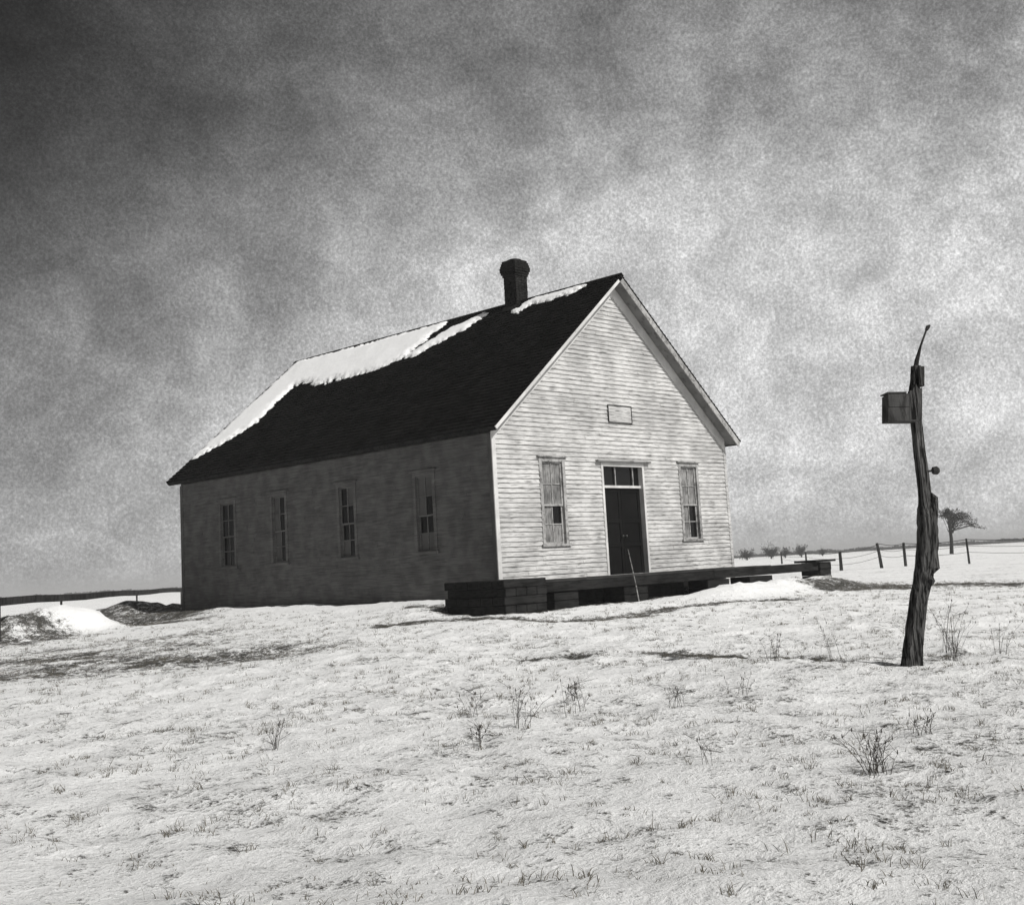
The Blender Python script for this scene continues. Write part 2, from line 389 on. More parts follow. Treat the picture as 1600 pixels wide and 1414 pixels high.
# rake frieze boards on the gable, following the slope
def slopept(x, dz=0.0):              # underside line of the roof at distance x from the left wall
    k = x if x <= Wd / 2 else Wd - x
    return H + SL * k + dz
for s_ in (0, 1):
    mb = MB()
    xa, xb = (0.0, Wd / 2) if s_ == 0 else (Wd, Wd / 2)
    w_ = .34
    mb.prism([(xa, -.040, slopept(xa, .17)), (xb, -.040, slopept(xb, .17)), (xb, -.040, slopept(xb, .17) - w_), (xa, -.040, slopept(xa, .17) - w_)], (0, .040, 0))
    mb.build('rake_frieze', MT['trim'], church, .003)

# roof: two boarded slopes with individual shingles, soffit boards, rake and eave fascia
roof = MB()
nl = Vector((-SL, 0, 1)).normalized(); nr = Vector((SL, 0, 1)).normalized()
def slope_frame(left):
    if left: e0 = Vector((Wd / 2, 0, H + R + T)); dn = Vector((-1, 0, -SL)).normalized(); n_ = nl
    else: e0 = Vector((Wd / 2, 0, H + R + T)); dn = Vector((1, 0, -SL)).normalized(); n_ = nr
    return e0, dn, n_
LS = (Wd / 2 + OE) * math.sqrt(1 + SL * SL)
for left in (True, False):
    e0, dn, n_ = slope_frame(left)
    mt4 = Matrix(((0, dn.x, n_.x, e0.x), (1, dn.y, n_.y, 0), (0, dn.z, n_.z, e0.z), (0, 0, 0, 1)))
    # local: x=along y of world, y=down the slope, z=normal
    deck = MB(); deck.box((-OF + .03, .0, -.13), (Ln + OR - .03, LS - .03, -.035), mt4)
    if left: rf = deck.build('roof', MT['soffit'], church); rf['label'] = 'steep black shingled gable roof with boarded eaves'
    else: rf2 = deck.build('roof', MT['soffit'], church)
    sh = MB(); rr = random.Random(3 + left); d = 0.0; row = 0; ex = .15
    while d < LS - .02:
        y = -OF - .015 - (row % 2) * .05
        while y < Ln + OR + .01:
            w_ = rr.uniform(.09, .2); y1 = min(y + w_, Ln + OR + .015); y0 = max(y, -OF - .015)
            if y1 - y0 > .02:
                d1 = min(d + ex + rr.uniform(-.006, .012), LS + .02); th = .014 + rr.uniform(0, .008)
                sh.add([mt4 @ Vector(q) for q in ((y0, d - .01, -.034), (y1 - .004, d - .01, -.034), (y1 - .004, d1, -.034), (y0, d1, -.034),
                        (y0, d - .01, -.020), (y1 - .004, d - .01, -.020), (y1 - .004, d1, -.012 + th), (y0, d1, -.012 + th))],
                       [(4, 5, 6, 7), (3, 2, 1, 0), (0, 1, 5, 4), (1, 2, 6, 5), (2, 3, 7, 6), (3, 0, 4, 7)])
            y += w_
        d += ex; row += 1
    sh.build('shingles', MT['shingle'], rf if left else rf2)
    # rake fascia front and rear, eave fascia
    for yy, nm in ((-OF, 'rake_board'), (Ln + OR - .028, 'rake_board')):
        f = MB(); f.box((yy, .0, -.125 if left else -.20), (yy + .028, LS + .0, -.038), mt4)
        f.build(nm, (MT['trim'] if left else MT['frame']) if yy < 0 else MT['sidetrim'], rf if left else rf2, .002)
    f = MB(); f.box((-OF + .03, LS - .028, -.15), (Ln + OR - .03, LS, -.038), mt4); f.build('eave_board', MT['eave'], rf if left else rf2)
cap = MB()
for left in (True, False):
    e0, dn, n_ = slope_frame(left)
    mt4 = Matrix(((0, dn.x, n_.x, e0.x), (1, dn.y, n_.y, 0), (0, dn.z, n_.z, e0.z), (0, 0, 0, 1)))
    cap.box((-OF - .02, -.02, .012), (Ln + OR + .02, .095, .026), mt4)
cap.build('ridge_cap', MT['shingle'], rf)

# chimney
chx, chy, chz = Wd / 2, 3.35, H + R + T
ch = MB(); rr = random.Random(2)
def course(z, hw, t=.066):
    for sx in range(4):
        for sy in range(4):
            if 0 < sx < 3 and 0 < sy < 3: continue
            o_ = rr.uniform(-.006, .006)
            q = hw * 2 / 4
            ch.box((chx - hw + sx * q + .003 + (o_ if sx in (0,) else 0), chy - hw + sy * q + .003 + (o_ if sy == 0 else 0), z + .004), (chx - hw + (sx + 1) * q - .003, chy - hw + (sy + 1) * q - .003, z + t - .003))
z = chz - .55; i = 0
while z < chz + .70: course(z, .235); z += .066
for hw in (.26, .285, .305, .31, .295, .275, .255): course(z, hw); z += .066
ch.box((chx - .20, chy - .20, chz - .5), (chx + .20, chy + .20, z - .12))
chim = ch.build('chimney', MT['brick'], rf); chim['label'] = 'square sooty brick chimney with corbelled top'
cw = MB(); cw.tube([(chx, chy, z - .02), (chx, chy, z + .03), (chx, chy, z + .06)], [.25, .21, .12], 12, .06)
cw.build('chimney_cap', MT['brick'], chim)
fl = MB()
e0, dn, n_ = slope_frame(True)
for sgn, nrm in ((-1, 0), (1, 0)):
    kx = chx + sgn * .30
    zb = slopept(kx) + T
    fl = MB(); fl.prism([(kx, chy - .30, zb - .02), (kx, chy + .30, zb - .02), (chx + sgn * .2, chy + .30, zb + .16), (chx + sgn * .2, chy - .30, zb + .16)], (0, 0, .02))
    fl.build('flashing', MT['brick'], chim)

# windows
def window(parent, axis, a0, a1, z0, z1, kind, seed):
    """cased double hung window of eight lights; axis 'x' = front, 'y' = side"""
    rr = random.Random(seed)
    if axis == 'x': P = lambda s_, o_, h_: Vector((s_, -o_, h_))
    else: P = lambda s_, o_, h_: Vector((-o_, s_, h_))
    def bx(mb, s0, s1, o0, o1, h0, h1):
        A, B = P(s0, o0, h0), P(s1, o1, h1)
        mb.box((min(A.x, B.x), min(A.y, B.y), h0), (max(A.x, B.x), max(A.y, B.y), h1))
    cas = MB(); c = .10; fm = MT['frame'] if axis == 'x' else MT['side']
    bx(cas, a0 - .0, a0 + c, -.10, .040, z0, z1); bx(cas, a1 - c, a1, -.10, .040, z0, z1)
    bx(cas, a0 + c, a1 - c, -.10, .038, z1 - c, z1)
    w = cas.build('window', fm, parent, .003)
    sl_ = MB(); bx(sl_, a0 - .05, a1 + .05, -.10, .075, z0 - .05, z0 + .012); sl_.build('sill', fm, w, .004)
    hd = MB(); bx(hd, a0 - .06, a1 + .06, .0, .085, z1 + .003, z1 + .04); hd.build('drip_cap', fm, w, .004)
    i0, i1, b0, b1 = a0 + c, a1 - c, z0 + .013, z1 - c; mid = b0 + (b1 - b0) * .47; cx = (i0 + i1) / 2
    sa = MB()
    for (h0, h1, o_) in ((mid - .02, b1, -.012), (b0, mid + .022, -.045)):
        bx(sa, i0 + .001, i0 + .045, o_ - .03, o_, h0, h1); bx(sa, i1 - .045, i1 - .001, o_ - .03, o_, h0, h1)
        bx(sa, i0 + .045, i1 - .045, o_ - .031, o_ - .001, h0, h0 + .045); bx(sa, i0 + .045, i1 - .045, o_ - .031, o_ - .001, h1 - .04, h1)
        bx(sa, cx - .014, cx + .014, o_ - .029, o_ - .002, h0 + .045, h1 - .04)
        hm = (h0 + h1) / 2; bx(sa, i0 + .045, cx - .014, o_ - .028, o_ - .003, hm - .012, hm + .012); bx(sa, cx + .014, i1 - .045, o_ - .028, o_ - .003, hm - .012, hm + .012)
    sa.build('sash', MT['frame'] if axis == 'x' else MT['side'], w)
    # eight panes, each boarded or glazed
    n = 0
    for col in (0, 1):
        for rw in range(4):
            lo = b0 if rw < 2 else mid
            hh = (mid - b0) / 2 if rw < 2 else (b1 - mid) / 2
            h0 = lo + hh * (rw % 2); h1 = h0 + hh
            s0, s1 = (i0 + .01, cx - .001) if col == 0 else (cx + .001, i1 - .01)
            o_ = -.06 if rw < 2 else -.028
            mm = MB(); bx(mm, s0, s1, o_ - .012 - .001 * n, o_ - .004 - .001 * n, h0 + .003, h1 - .003)
            dark = kind[n] == 'd'; n += 1
            g_ = mm.build('pane' if dark else 'pane_board', MT['glass'] if dark else MT['board' if axis == 'x' else 'sidetrim'], w)
            if dark: g_['label'] = 'dark glass pane'
    return w
w = window(church, 'x', *FW[0], 'bbbbbdbb', 1); w['label'] = 'grey boarded tall window left of the door'
w = window(church, 'x', *FW[1], 'bbbbddbb', 2); w['label'] = 'grey boarded tall window right of the door with dark lower pane'
for i, ((a_, b_), k) in enumerate(zip(SW, ('dddddddd', 'ddddbbbb', 'dddbbddd', 'bddbbdbb'))):
    window(church, 'y', a_, b_, .80, 2.72, k, 10 + i)

# door
dx0, dx1, dz0, dz1 = DR; dz0 = ZB + .36
def fbx(mb, x0, x1, o0, o1, z0, z1): mb.box((x0, -o1, z0), (x1, -o0, z1))
mb = MB(); fbx(mb, dx0 - .005, dx0 + .075, -.16, .042, dz0, dz1); fbx(mb, dx1 - .075, dx1 + .005, -.16, .042, dz0, dz1); fbx(mb, dx0 + .075, dx1 - .075, -.16, .040, dz1 - .10, dz1)
df = mb.build('door_frame', MT['trim'], church, .004)
mb = MB(); fbx(mb, dx0 - .20, dx1 + .22, .0, .13, dz1 + .003, dz1 + .05); mb.build('drip_cap', MT['soffit'], df, .004)
mb = MB(); fbx(mb, dx0 + .075, dx1 - .075, -.13, -.04, 2.16, 2.225); mb.build('transom_bar', MT['trim'], df, .003)
tr = MB()
cx = (dx0 + dx1) / 2
mb = MB(); fbx(mb, dx0 + .077, dx1 - .077, -.11, -.10, 2.226, dz1 - .102); tw = mb.build('transom_window', MT['glass'], church)
for k in (-.215, .50):
    tr = MB(); fbx(tr, cx + k - .016, cx + k + .016, -.085, -.055, 2.228, dz1 - .103); tr.build('muntin', MT['frame'], tw)
for s_, (p0, p1) in enumerate(((dx0 + .08, cx - .004), (cx + .004, dx1 - .08))):
    mb = MB(); zb, zt = dz0 + .02, 2.157; o0, o1 = -.13, -.095
    fbx(mb, p0, p1, o0 - .01, o0 + .012, zb, zt)
    st = .10
    for (q0, q1, r0, r1) in ((p0, p0 + st, zb, zt), (p1 - st, p1, zb, zt)): fbx(mb, q0, q1, o0 + .013, o1, r0, r1)
    for r0 in (zb, zb + .75, zb + 1.35, zt - st): fbx(mb, p0 + st + .001, p1 - st - .001, o0 + .013, o1 - .002, r0, r0 + st)
    dd = mb.build('door', MT['door'], church, .003)
    dd['label'] = 'dark panelled door leaf'
    kx = cx + (-.07 if s_ == 0 else .07)
    mb = MB(); mb.tube([(kx, .095, 1.0 + ZB + .4), (kx, .06, 1.0 + ZB + .4), (kx, .03, 1.0 + ZB + .4)], [.012, .02, .028], 10); mb.build('handle', MT['metal'], dd, smooth=True)

# plaque on the gable (blank board in a thin dark border)
mb = MB(); fbx(mb, 4.20, 5.12, .028, .044, 3.84, 4.25); pq = mb.build('plaque', MT['paint'], church); pq['label'] = 'blank white rectangular board on the gable'
mb = MB()
for (a_, b_, c_, d_) in ((4.185, 5.135, 4.251, 4.275), (4.185, 5.135, 3.815, 3.839), (4.185, 4.199, 3.84, 4.25), (5.121, 5.135, 3.84, 4.25)): fbx(mb, a_, b_, .026, .060, c_, d_)
mb.build('plaque_border', MT['box'], pq)

# ------------------------------------------------------------------ snow on the roof
def roof_snow(poly, label, th, seed, cell=.045):
    e0, dn, n_ = slope_frame(True); st = math.sqrt(1 + SL * SL)
    P = [(y, (Wd / 2 - x) * st) for x, y in poly]            # (along, down)
    ax = [q[0] for q in P]; dy_ = [q[1] for q in P]
    us = np.arange(min(ax) - .1, max(ax) + .1, cell); vs2 = np.arange(min(dy_) - .1, max(dy_) + .1, cell)
    U, V = np.meshgrid(us, vs2)
    ins = np.zeros(U.shape, bool); dist = np.full(U.shape, 1e9)
    for (x0, y0), (x1, y1) in zip(P, P[1:] + P[:1]):
        c_ = ((y0 > V) != (y1 > V)); xi = (x1 - x0) * (V - y0) / (y1 - y0 + 1e-9) + x0
        ins ^= c_ & (U < xi)
        ex, ey = x1 - x0, y1 - y0; L = ex * ex + ey * ey + 1e-9
        t = np.clip(((U - x0) * ex + (V - y0) * ey) / L, 0, 1)
        dist = np.minimum(dist, np.hypot(U - x0 - t * ex, V - y0 - t * ey))
    sdf = np.where(ins, dist, -dist) + (fbm(U * 2.2, V * 5, seed, 6, .72) - .5) * .42 + (fbm(U * 9, V * 12, seed + 3, 3, .7) - .5) * .22
    hgt = th * np.sqrt(np.clip(sdf / .22, 0, 1)) * (.75 + .5 * fbm(U * 1.5, V * 1.5, seed + 9)) + .004
    keep = sdf > 0
    keep[V < .10] = False
    ids = -np.ones(U.shape, int); vv = []; ff = []
    def vid(i, j):
        if ids[i, j] < 0:
            q = e0 + Vector((0, U[i, j], 0)) + dn * float(V[i, j]) + n_ * float(hgt[i, j] + .004 if keep[i, j] else -.006)
            ids[i, j] = len(vv); vv.append(tuple(q))
        return ids[i, j]
    for i in range(U.shape[0] - 1):
        for j in range(U.shape[1] - 1):
            if keep[i:i + 2, j:j + 2].any(): ff.append((vid(i, j), vid(i, j + 1), vid(i + 1, j + 1), vid(i + 1, j)))
    m_ = MB(); m_.v = vv; m_.f = ff
    o = m_.build('roof_snow_patch', MT['snow'], None, smooth=True)
    return tag(o, label, 'snow', 'patches of snow left on the church roof')
roof_snow([(4.60, 13.62), (.55, 13.70), (.85, 13.1), (1.15, 12.6), (1.6, 11.9), (2.1, 11.95), (2.6, 12.0), (3.25, 12.0), (3.28, 11.4), (2.98, 10.5), (3.0, 9.6), (2.98, 8.4), (3.02, 7.5), (3.3, 6.6), (3.7, 6.5), (4.15, 6.35), (4.58, 6.1)],
          'large bright snow patch covering the rear upper part of the roof', .07, 41)
roof_snow([(3.30, 6.52), (3.75, 6.15), (4.15, 5.65), (4.52, 4.6), (4.45, 4.35), (4.0, 4.75), (3.5, 5.75), (3.22, 6.2)],
          'narrow slanting snow streak on the roof just behind the chimney', .05, 42)
roof_snow([(4.42, 2.9), (4.64, 2.6), (4.64, .45), (4.52, .75), (4.36, 1.1), (4.28, 1.75), (4.32, 2.4), (4.1, 3.0), (4.2, 3.1)],
          'thin strip of snow along the ridge in front of the chimney', .05, 43, .03)

# ------------------------------------------------------------------ platform
plat = thing('platform', 'long low dark timber platform running along the church front and past its right corner', 'platform', (5.6, -.8, -.7))
dk = MB(); yy = -1.50
rr = random.Random(8)
while yy < -.10:
    w_ = .23; xo = rr.uniform(-.03, .03)
    dk.box((-.45 + xo, yy + .235 * 0 + .006, -.052 + rr.uniform(-.004, .004)), (8.9 + xo, yy + w_, -.004 + rr.uniform(-.004, .004))); yy += w_ + .006
dk.build('deck', MT['timbertop'], plat, .004)
b1 = MB(); b1.box((-.42, -1.49, -.26), (6.2, -1.33, -.056)); b1.box((6.21, -1.485, -.25), (12.1, -1.32, -.03)); b1.build('beam', MT['timber'], plat, .01)
b1 = MB(); b1.box((8.92, -1.30, -.20), (11.95, -1.0, -.03)); b1.build('beam', MT['timber'], plat, .01)
b2 = MB(); b2.box((-.42, -.45, -.25), (8.8, -.30, -.056)); b2.build('beam', MT['timber'], plat, .01)
for x0, x1, top in ((11.35, 11.95, -.02), (7.85, 8.95, -.27), (5.95, 6.9, -.27), (2.6, 3.5, -.27), (.2, 1.0, -.27)):
    s_ = MB(); zt = top; k = 0; y0 = -1.56 if x0 > 11 else -1.46
    while zt > -1.0:
        j = rr.uniform(-.02, .02); s_.box((x0 + j, y0 + j, zt - .185), (x1 + j, y0 + .62 + j, zt - .004)); zt -= .19
    s_.build('support', MT['timber'], plat, .012)
cp = MB(); cp.box((11.05, -1.62, -.016), (12.15, -.9, .045)); cp.build('end_cap', MT['timber'], plat, .01)
sk = MB(); xx = -.40
while xx < 5.7:
    w_ = rr.uniform(.2, .32); sk.box((xx, -.78 + rr.uniform(-.01, .01), -1.0), (xx + w_ - .01, -.74, -.262)); xx += w_
sk.build('skirt_board', MT['timber'], plat)

crib = thing('timber_step', 'big dark stack of timbers at the near corner of the church', 'step', (-1.0, -1.1, -.75))
z_ = .075; lv = 0
while z_ > -.95:
    g_ = MB(); j = rr.uniform(-.025, .025)
    if lv % 2 == 0:
        for k in range(5): g_.box((-1.78 + j, -1.93 + k * .36 + .006, z_ - .17), (-.52 + j, -1.93 + k * .36 + .354, z_ - .005))
    else:
        for k in range(4): g_.box((-1.76 + k * .31 + .005, -1.90 + j, z_ - .17), (-1.76 + k * .31 + .305, -.16 + j, z_ - .005))
    g_.build('timber_layer', MT['timber'], crib, .012); z_ -= .172; lv += 1

# pale stick leaning on the platform before the door
st = MB(); st.tube([(2.90, -1.64, gz(2.90, -1.64) - .05), (2.87, -1.60, -.25), (2.80, -1.57, .2), (2.74, -1.54, .58)], [.015, .013, .010, .008], 8, .05)
tag(st.build('leaning_stick', MT['stake'], None), 'thin pale stick standing against the platform edge in front of the door', 'stick')

# ------------------------------------------------------------------ leaning post
bx_, by_ = -5.78, -12.41; bz = gz(bx_, by_)
post = thing('weathered_post', 'crooked weathered wooden post with a square box near its top', 'post', (bx_, by_, bz))
rv = Vector((.693, -.721, 0)); dv = Vector((.70, .70, 0)).normalized()
def PP(s_, h_, d_=0.0): return Vector((bx_, by_, -1.10)) + rv * (s_ + .058 * h_) + dv * d_ + Vector((0, 0, h_))
pm = MB()
cs0 = [(0.0, -.25, .140), (.0, 0, .138), (.02, .20, .125), (.055, .45, .120), (.085, .75, .118), (.12, 1.0, .124), (.145, 1.2, .135), (.15, 1.35, .140), (.14, 1.55, .135), (.125, 1.7, .128), (.11, 1.82, .11), (.10, 1.95, .088), (.09, 2.15, .083), (.065, 2.45, .080), (.045, 2.7, .076), (.03, 2.95, .074), (.02, 3.1, .080), (.025, 3.25, .085), (.03, 3.4, .07), (.045, 3.55, .068), (.05, 3.66, .065)]
cs = [(a_ + .14 * float(sm(.25, 2.1, b_)), b_ * (1 - .04 * float(sm(1.6, 2.6, b_))) , c_ * (.95 if b_ < 1 else .93)) for a_, b_, c_ in cs0]
def rough_post(cs, k=18):
    rings = []; prof = [1 + .13 * math.sin(3 * 2 * math.pi * j / k + 1) + random.choice((-.24, -.1, .04, .10)) for j in range(k)]
    for (s_, h_, R_) in cs:
        c = PP(s_ - .058 * h_ * 0, h_)
        rings.append([c + (rv * math.cos(2 * math.pi * j / k) + dv * math.sin(2 * math.pi * j / k)) * R_ * .88 * prof[j] * (1 + random.uniform(-.035, .035)) for j in range(k)])
    vs_ = [q for g_ in rings for q in g_]; f = []
    for i in range(len(cs) - 1):
        for j in range(k): f.append((i * k + j, i * k + (j + 1) % k, (i + 1) * k + (j + 1) % k, (i + 1) * k + j))
    f.append(tuple(range(k))[::-1]); f.append(tuple((len(cs) - 1) * k + j for j in range(k)))
    return vs_, f
# resample for a rough surface
fine = []
for (a_, b_) in zip(cs[:-1], cs[1:]):
    for t in (0, .33, .66): fine.append(tuple(a_[i] + (b_[i] - a_[i]) * t for i in range(3)))
fine.append(cs[-1]); pm.add(*rough_post([(a_ + random.uniform(-.003, .003), b_, c_) for a_, b_, c_ in fine]))
trunk = pm.build('trunk', MT['post'], post)
# splintered spur that bulges at the right of the trunk
sp = MB(); sp.tube([PP(.17, .86, -.07), PP(.24, .98, -.06), PP(.285, 1.12, -.05), PP(.29, 1.35, -.05), PP(.295, 1.6, -.05), PP(.325, 1.80, -.04), PP(.335, 1.93, -.03), PP(.30, 1.99, -.03)], [.02, .055, .06, .05, .05, .055, .04, .01], 9, .22)
sp.build('spur', MT['post'], trunk)
rd = MB(); rd.tube([PP(.19, 3.40, .03), PP(.22, 3.58, .03), PP(.275, 3.76, .03), (PP(.355, 3.96, .03))], [.034, .028, .014, .011], 8, .08)
rd.tube([PP(.35, 3.945, .03), PP(.37, 3.98, .03), PP(.395, 4.0, .03)], [.02, .026, .012], 8, .1)
rod = rd.build('rod', MT['bark'], post); rod['label'] = 'thin bent rod rising from the top of the post'
# square box of boards on the post's left side
bxm = MB()
A = Matrix(((rv.x, dv.x, rv.x * .058, PP(0, 0).x), (rv.y, dv.y, rv.y * .058, PP(0, 0).y), (0, 0, 1, -1.10), (0, 0, 0, 1))) @ Matrix.Rotation(math.radians(2.5), 4, 'Y')
s0 = -.345
zb = 2.835
for k in range(2): bxm.box((s0 + .001 * k, -.16, zb + k * .168), (s0 + .37, -.14 + .004 * k, zb + k * .168 + .165), A)
bxm.box((s0 + .012, -.138, zb + .003), (s0 + .36, .10, zb + .325), A)
box = bxm.build('box', MT['box'], post, .006); box['label'] = 'dark square wooden box fixed to the left of the post'
lid = MB(); lid.box((s0 - .004, -.168, zb + .336), (s0 + .22, .11, zb + .350), A); lid.build('lid', MT['box'], box)
br = MB(); br.prism([A @ Vector(q) for q in ((-.09, -.163, zb + .02), (.06, -.163, zb + .02), (.06, -.163, zb + .40), (.02, -.163, zb + .38), (-.02, -.163, zb + .45), (-.05, -.163, zb + .37), (-.09, -.163, zb + .36))], dv * .06)
br.build('bracket', MT['post'], post)
tp = MB(); tp.box((.045, -.09, 3.26), (.115, .0, 3.50), A); tp.build('cleat', MT['post'], post, .006)
kn = MB(); kn.tube([PP(.26, 2.245, -.02), PP(.32, 2.25, -.02), PP(.335, 2.25, -.02), PP(.385, 2.25, -.02), PP(.41, 2.25, -.02)], [.012, .014, .045, .052, .03], 10, .06)
kn.build('insulator', MT['bark'], post)

# ------------------------------------------------------------------ fences
def fence_post(parent, x, y, h, r_, lean=(0, 0), m='bark'):
    z0 = gz(x, y); m_ = MB()
    m_.tube([(x, y, z0 - .3), (x + lean[0] * .5, y + lean[1] * .5, z0 + h * .5), (x + lean[0], y + lean[1], z0 + h)], [r_ * 1.15, r_, r_ * .9], 8, .1)
    return m_.build('post', MT[m], parent)
wf = thing('wire_fence', 'distant wire fence with uneven posts right of the church', 'fence', (46, 15.5, -1))
fp = [(98, 52.7, 1.35, .09, 0), (70.5, 33.5, 1.15, .08, 0), (45.6, 16.62, 1.12, .10, .0), (47.4, 14.92, 1.50, .09, -.18), (49.6, 14.5, 1.42, .09, .0), (47.94, 9.83, 1.45, .06, -.04), (46.2, 3.2, 1.3, .08, 0)]
tops = []
for x, y, h, r_, ln_ in fp:
    fence_post(wf, x, y, h, r_, (ln_ * .69, -ln_ * .72)); tops.append(Vector((x, y, gz(x, y) + h)))
for dz_ in (.06, .42, .78):
    m_ = MB(); P = []
    for a_, b_ in zip(tops[:-1], tops[1:]):
        for t in (0, .25, .5, .75): q = a_.lerp(b_, t); P.append(q - Vector((0, 0, dz_ + .10 * (t - t * t) * 4)))
    P.append(tops[-1] - Vector((0, 0, dz_))); m_.tube(P, .012 if dz_ > .1 else .022, 5); m_.build('wire', MT['wire'], wf)

rfn = thing('rail_fence', 'dark rail fence reaching away behind the rear corner of the church', 'fence', (3, 24, -1))
A0, A1 = Vector((-6.8, 10.3, 0)), Vector((22, 47, 0)); n = 15
m_ = MB(); P = []
for k in range(n + 1):
    q = A0.lerp(A1, k / n); P.append(Vector((q.x, q.y, .20 + .02 * math.sin(k * 1.7))))
    if k % 4 == 2 or k in (0, 15): fence_post(rfn, q.x, q.y, .20 - gz(q.x, q.y) + .09, .035)
for a_, b_ in zip(P[:-1], P[1:]):
    for dz_, w_ in ((0, .10), ):
        d = (b_ - a_); nn = Vector((-d.y, d.x, 0)).normalized() * .025
        m_.add([a_ - nn + Vector((0, 0, -w_)), b_ - nn + Vector((0, 0, -w_)), b_ - nn + Vector((0, 0, w_)), a_ - nn + Vector((0, 0, w_)),
                a_ + nn + Vector((0, 0, -w_)), b_ + nn + Vector((0, 0, -w_)), b_ + nn + Vector((0, 0, w_)), a_ + nn + Vector((0, 0, w_))],
               [(0, 1, 2, 3), (4, 7, 6, 5), (0, 4, 5, 1), (3, 2, 6, 7), (0, 3, 7, 4), (1, 5, 6, 2)])
m_.build('rail', MT['bark'], rfn)

# ------------------------------------------------------------------ distant bushes, tree line
def twiggy(name, label, cat, x, y, h, w_, nst, seed, m='bark', group=None, leafy=True, k=5, rad=.02):
    rr = random.Random(seed); m_ = MB(); z0 = gz(x, y)
    tk = MB(); tk.tube([(x, y, z0 - .2), (x + .03 * h, y, z0 + h * .28)], [rad * 3, rad * 2], 7)
    root = thing(name, label, cat, (x, y, z0), group)
    tk.build('trunk', MT[m], root)
    for i in range(nst):
        a_ = rr.uniform(0, 6.28); q = Vector((x, y, z0 + h * rr.uniform(.05, .28)))
        P = [q]; d = Vector((math.cos(a_) * w_ / h, math.sin(a_) * w_ / h, rr.uniform(.5, 1.1))).normalized()
        L = h * rr.uniform(.35, .75)
        for s_ in range(3): d = (d + Vector((rr.uniform(-.3, .3), rr.uniform(-.3, .3), rr.uniform(-.15, .2)))).normalized(); P.append(P[-1] + d * L / 3)
        m_.tube(P, [rad, rad * .8, rad * .5, rad * .25], 4)
        if leafy:
            for t in range(16):
                c = P[rr.randint(1, 3)] + Vector((rr.gauss(0, .09 * w_), rr.gauss(0, .09 * w_), rr.gauss(0, .08 * h))); s_ = rr.uniform(.03, .08) * h
                e1 = Vector((rr.uniform(-1, 1), rr.uniform(-1, 1), rr.uniform(-1, 1))).normalized() * s_; e2 = Vector((rr.uniform(-1, 1), rr.uniform(-1, 1), rr.uniform(-1, 1))).normalized() * s_ * .4
                m_.add([c - e1, c + e2, c + e1, c - e2], [(0, 1, 2, 3)])
    m_.build('crown', MT[m], root); return root
def far_tree():
    rr = random.Random(6); x, y = 117.3, 41.6; z0 = gz(x, y)
    root = thing('tree', 'faint bare tree with a drooping flat crown just right of the crooked post', 'tree', (x, y, z0))
    rt = Vector((.693, -.721, 0)); bk = Vector((.72, .69, 0)); q0 = Vector((x, y, z0))
    tk = MB(); tk.tube([q0 - Vector((0, 0, .3)), q0 + rt * .15 + Vector((0, 0, 1.8)), q0 + rt * .1 + Vector((0, 0, 3.4)), q0 + rt * .5 + Vector((0, 0, 4.6))], [.26, .20, .16, .08], 8, .1)
    tk.build('trunk', MT['bark'], root); m_ = MB()
    for i in range(70):
        c = q0 + rt * rr.uniform(-.1, .5) + Vector((0, 0, rr.uniform(2.4, 4.6)))
        t = rr.uniform(-.9, 1); L = 3.6 * abs(t) if t > 0 else 1.2 * abs(t)
        e_ = q0 + rt * (.4 + (L if t > 0 else -L)) + bk * rr.uniform(-1.6, 1.6) + Vector((0, 0, 5.0 - .16 * L * L + rr.uniform(-.55, .25)))
        md_ = c.lerp(e_, .55) + Vector((0, 0, rr.uniform(.2, .6)))
        m_.tube([c, md_, e_], [.05, .035, .015], 4)
        for k in range(26):
            p_ = md_.lerp(e_, rr.uniform(0, 1.05)) + Vector((rr.gauss(0, .16), rr.gauss(0, .16), rr.gauss(0, .13))); s2 = rr.uniform(.05, .17)
            e1 = Vector((rr.uniform(-1, 1), rr.uniform(-1, 1), rr.uniform(-1, 1))).normalized() * s2; e2 = Vector((rr.uniform(-1, 1), rr.uniform(-1, 1), rr.uniform(-1, 1))).normalized() * s2 * .4
            m_.add([p_ - e1, p_ + e2, p_ + e1, p_ - e2], [(0, 1, 2, 3)])
    m_.build('crown', MT['post'], root)
twiggy('bush', 'widest dark bush on the horizon beside the church corner', 'bush', 229.0, 142.5, 3.4, 3.6, 60, 1, group='bushes on the horizon', rad=.08)
twiggy('bush', 'dark rounded bush on the horizon, second out from the church corner', 'bush', 232.0, 137.5, 4.0, 3.4, 60, 2, group='bushes on the horizon', rad=.08)
twiggy('bush', 'small low dark bush on the horizon left of the distant fence', 'bush', 237.5, 137.0, 3.0, 1.8, 40, 3, group='bushes on the horizon', rad=.07)
twiggy('bush', 'small pointed dark bush on the horizon above the platform end', 'bush', 239.4, 133.6, 3.6, 2.2, 45, 4, group='bushes on the horizon', rad=.07)
twiggy('bush', 'faint low bush on the horizon just left of the fence posts', 'bush', 241.5, 129.0, 2.2, 2.2, 30, 5, group='bushes on the horizon', rad=.06)
far_tree()

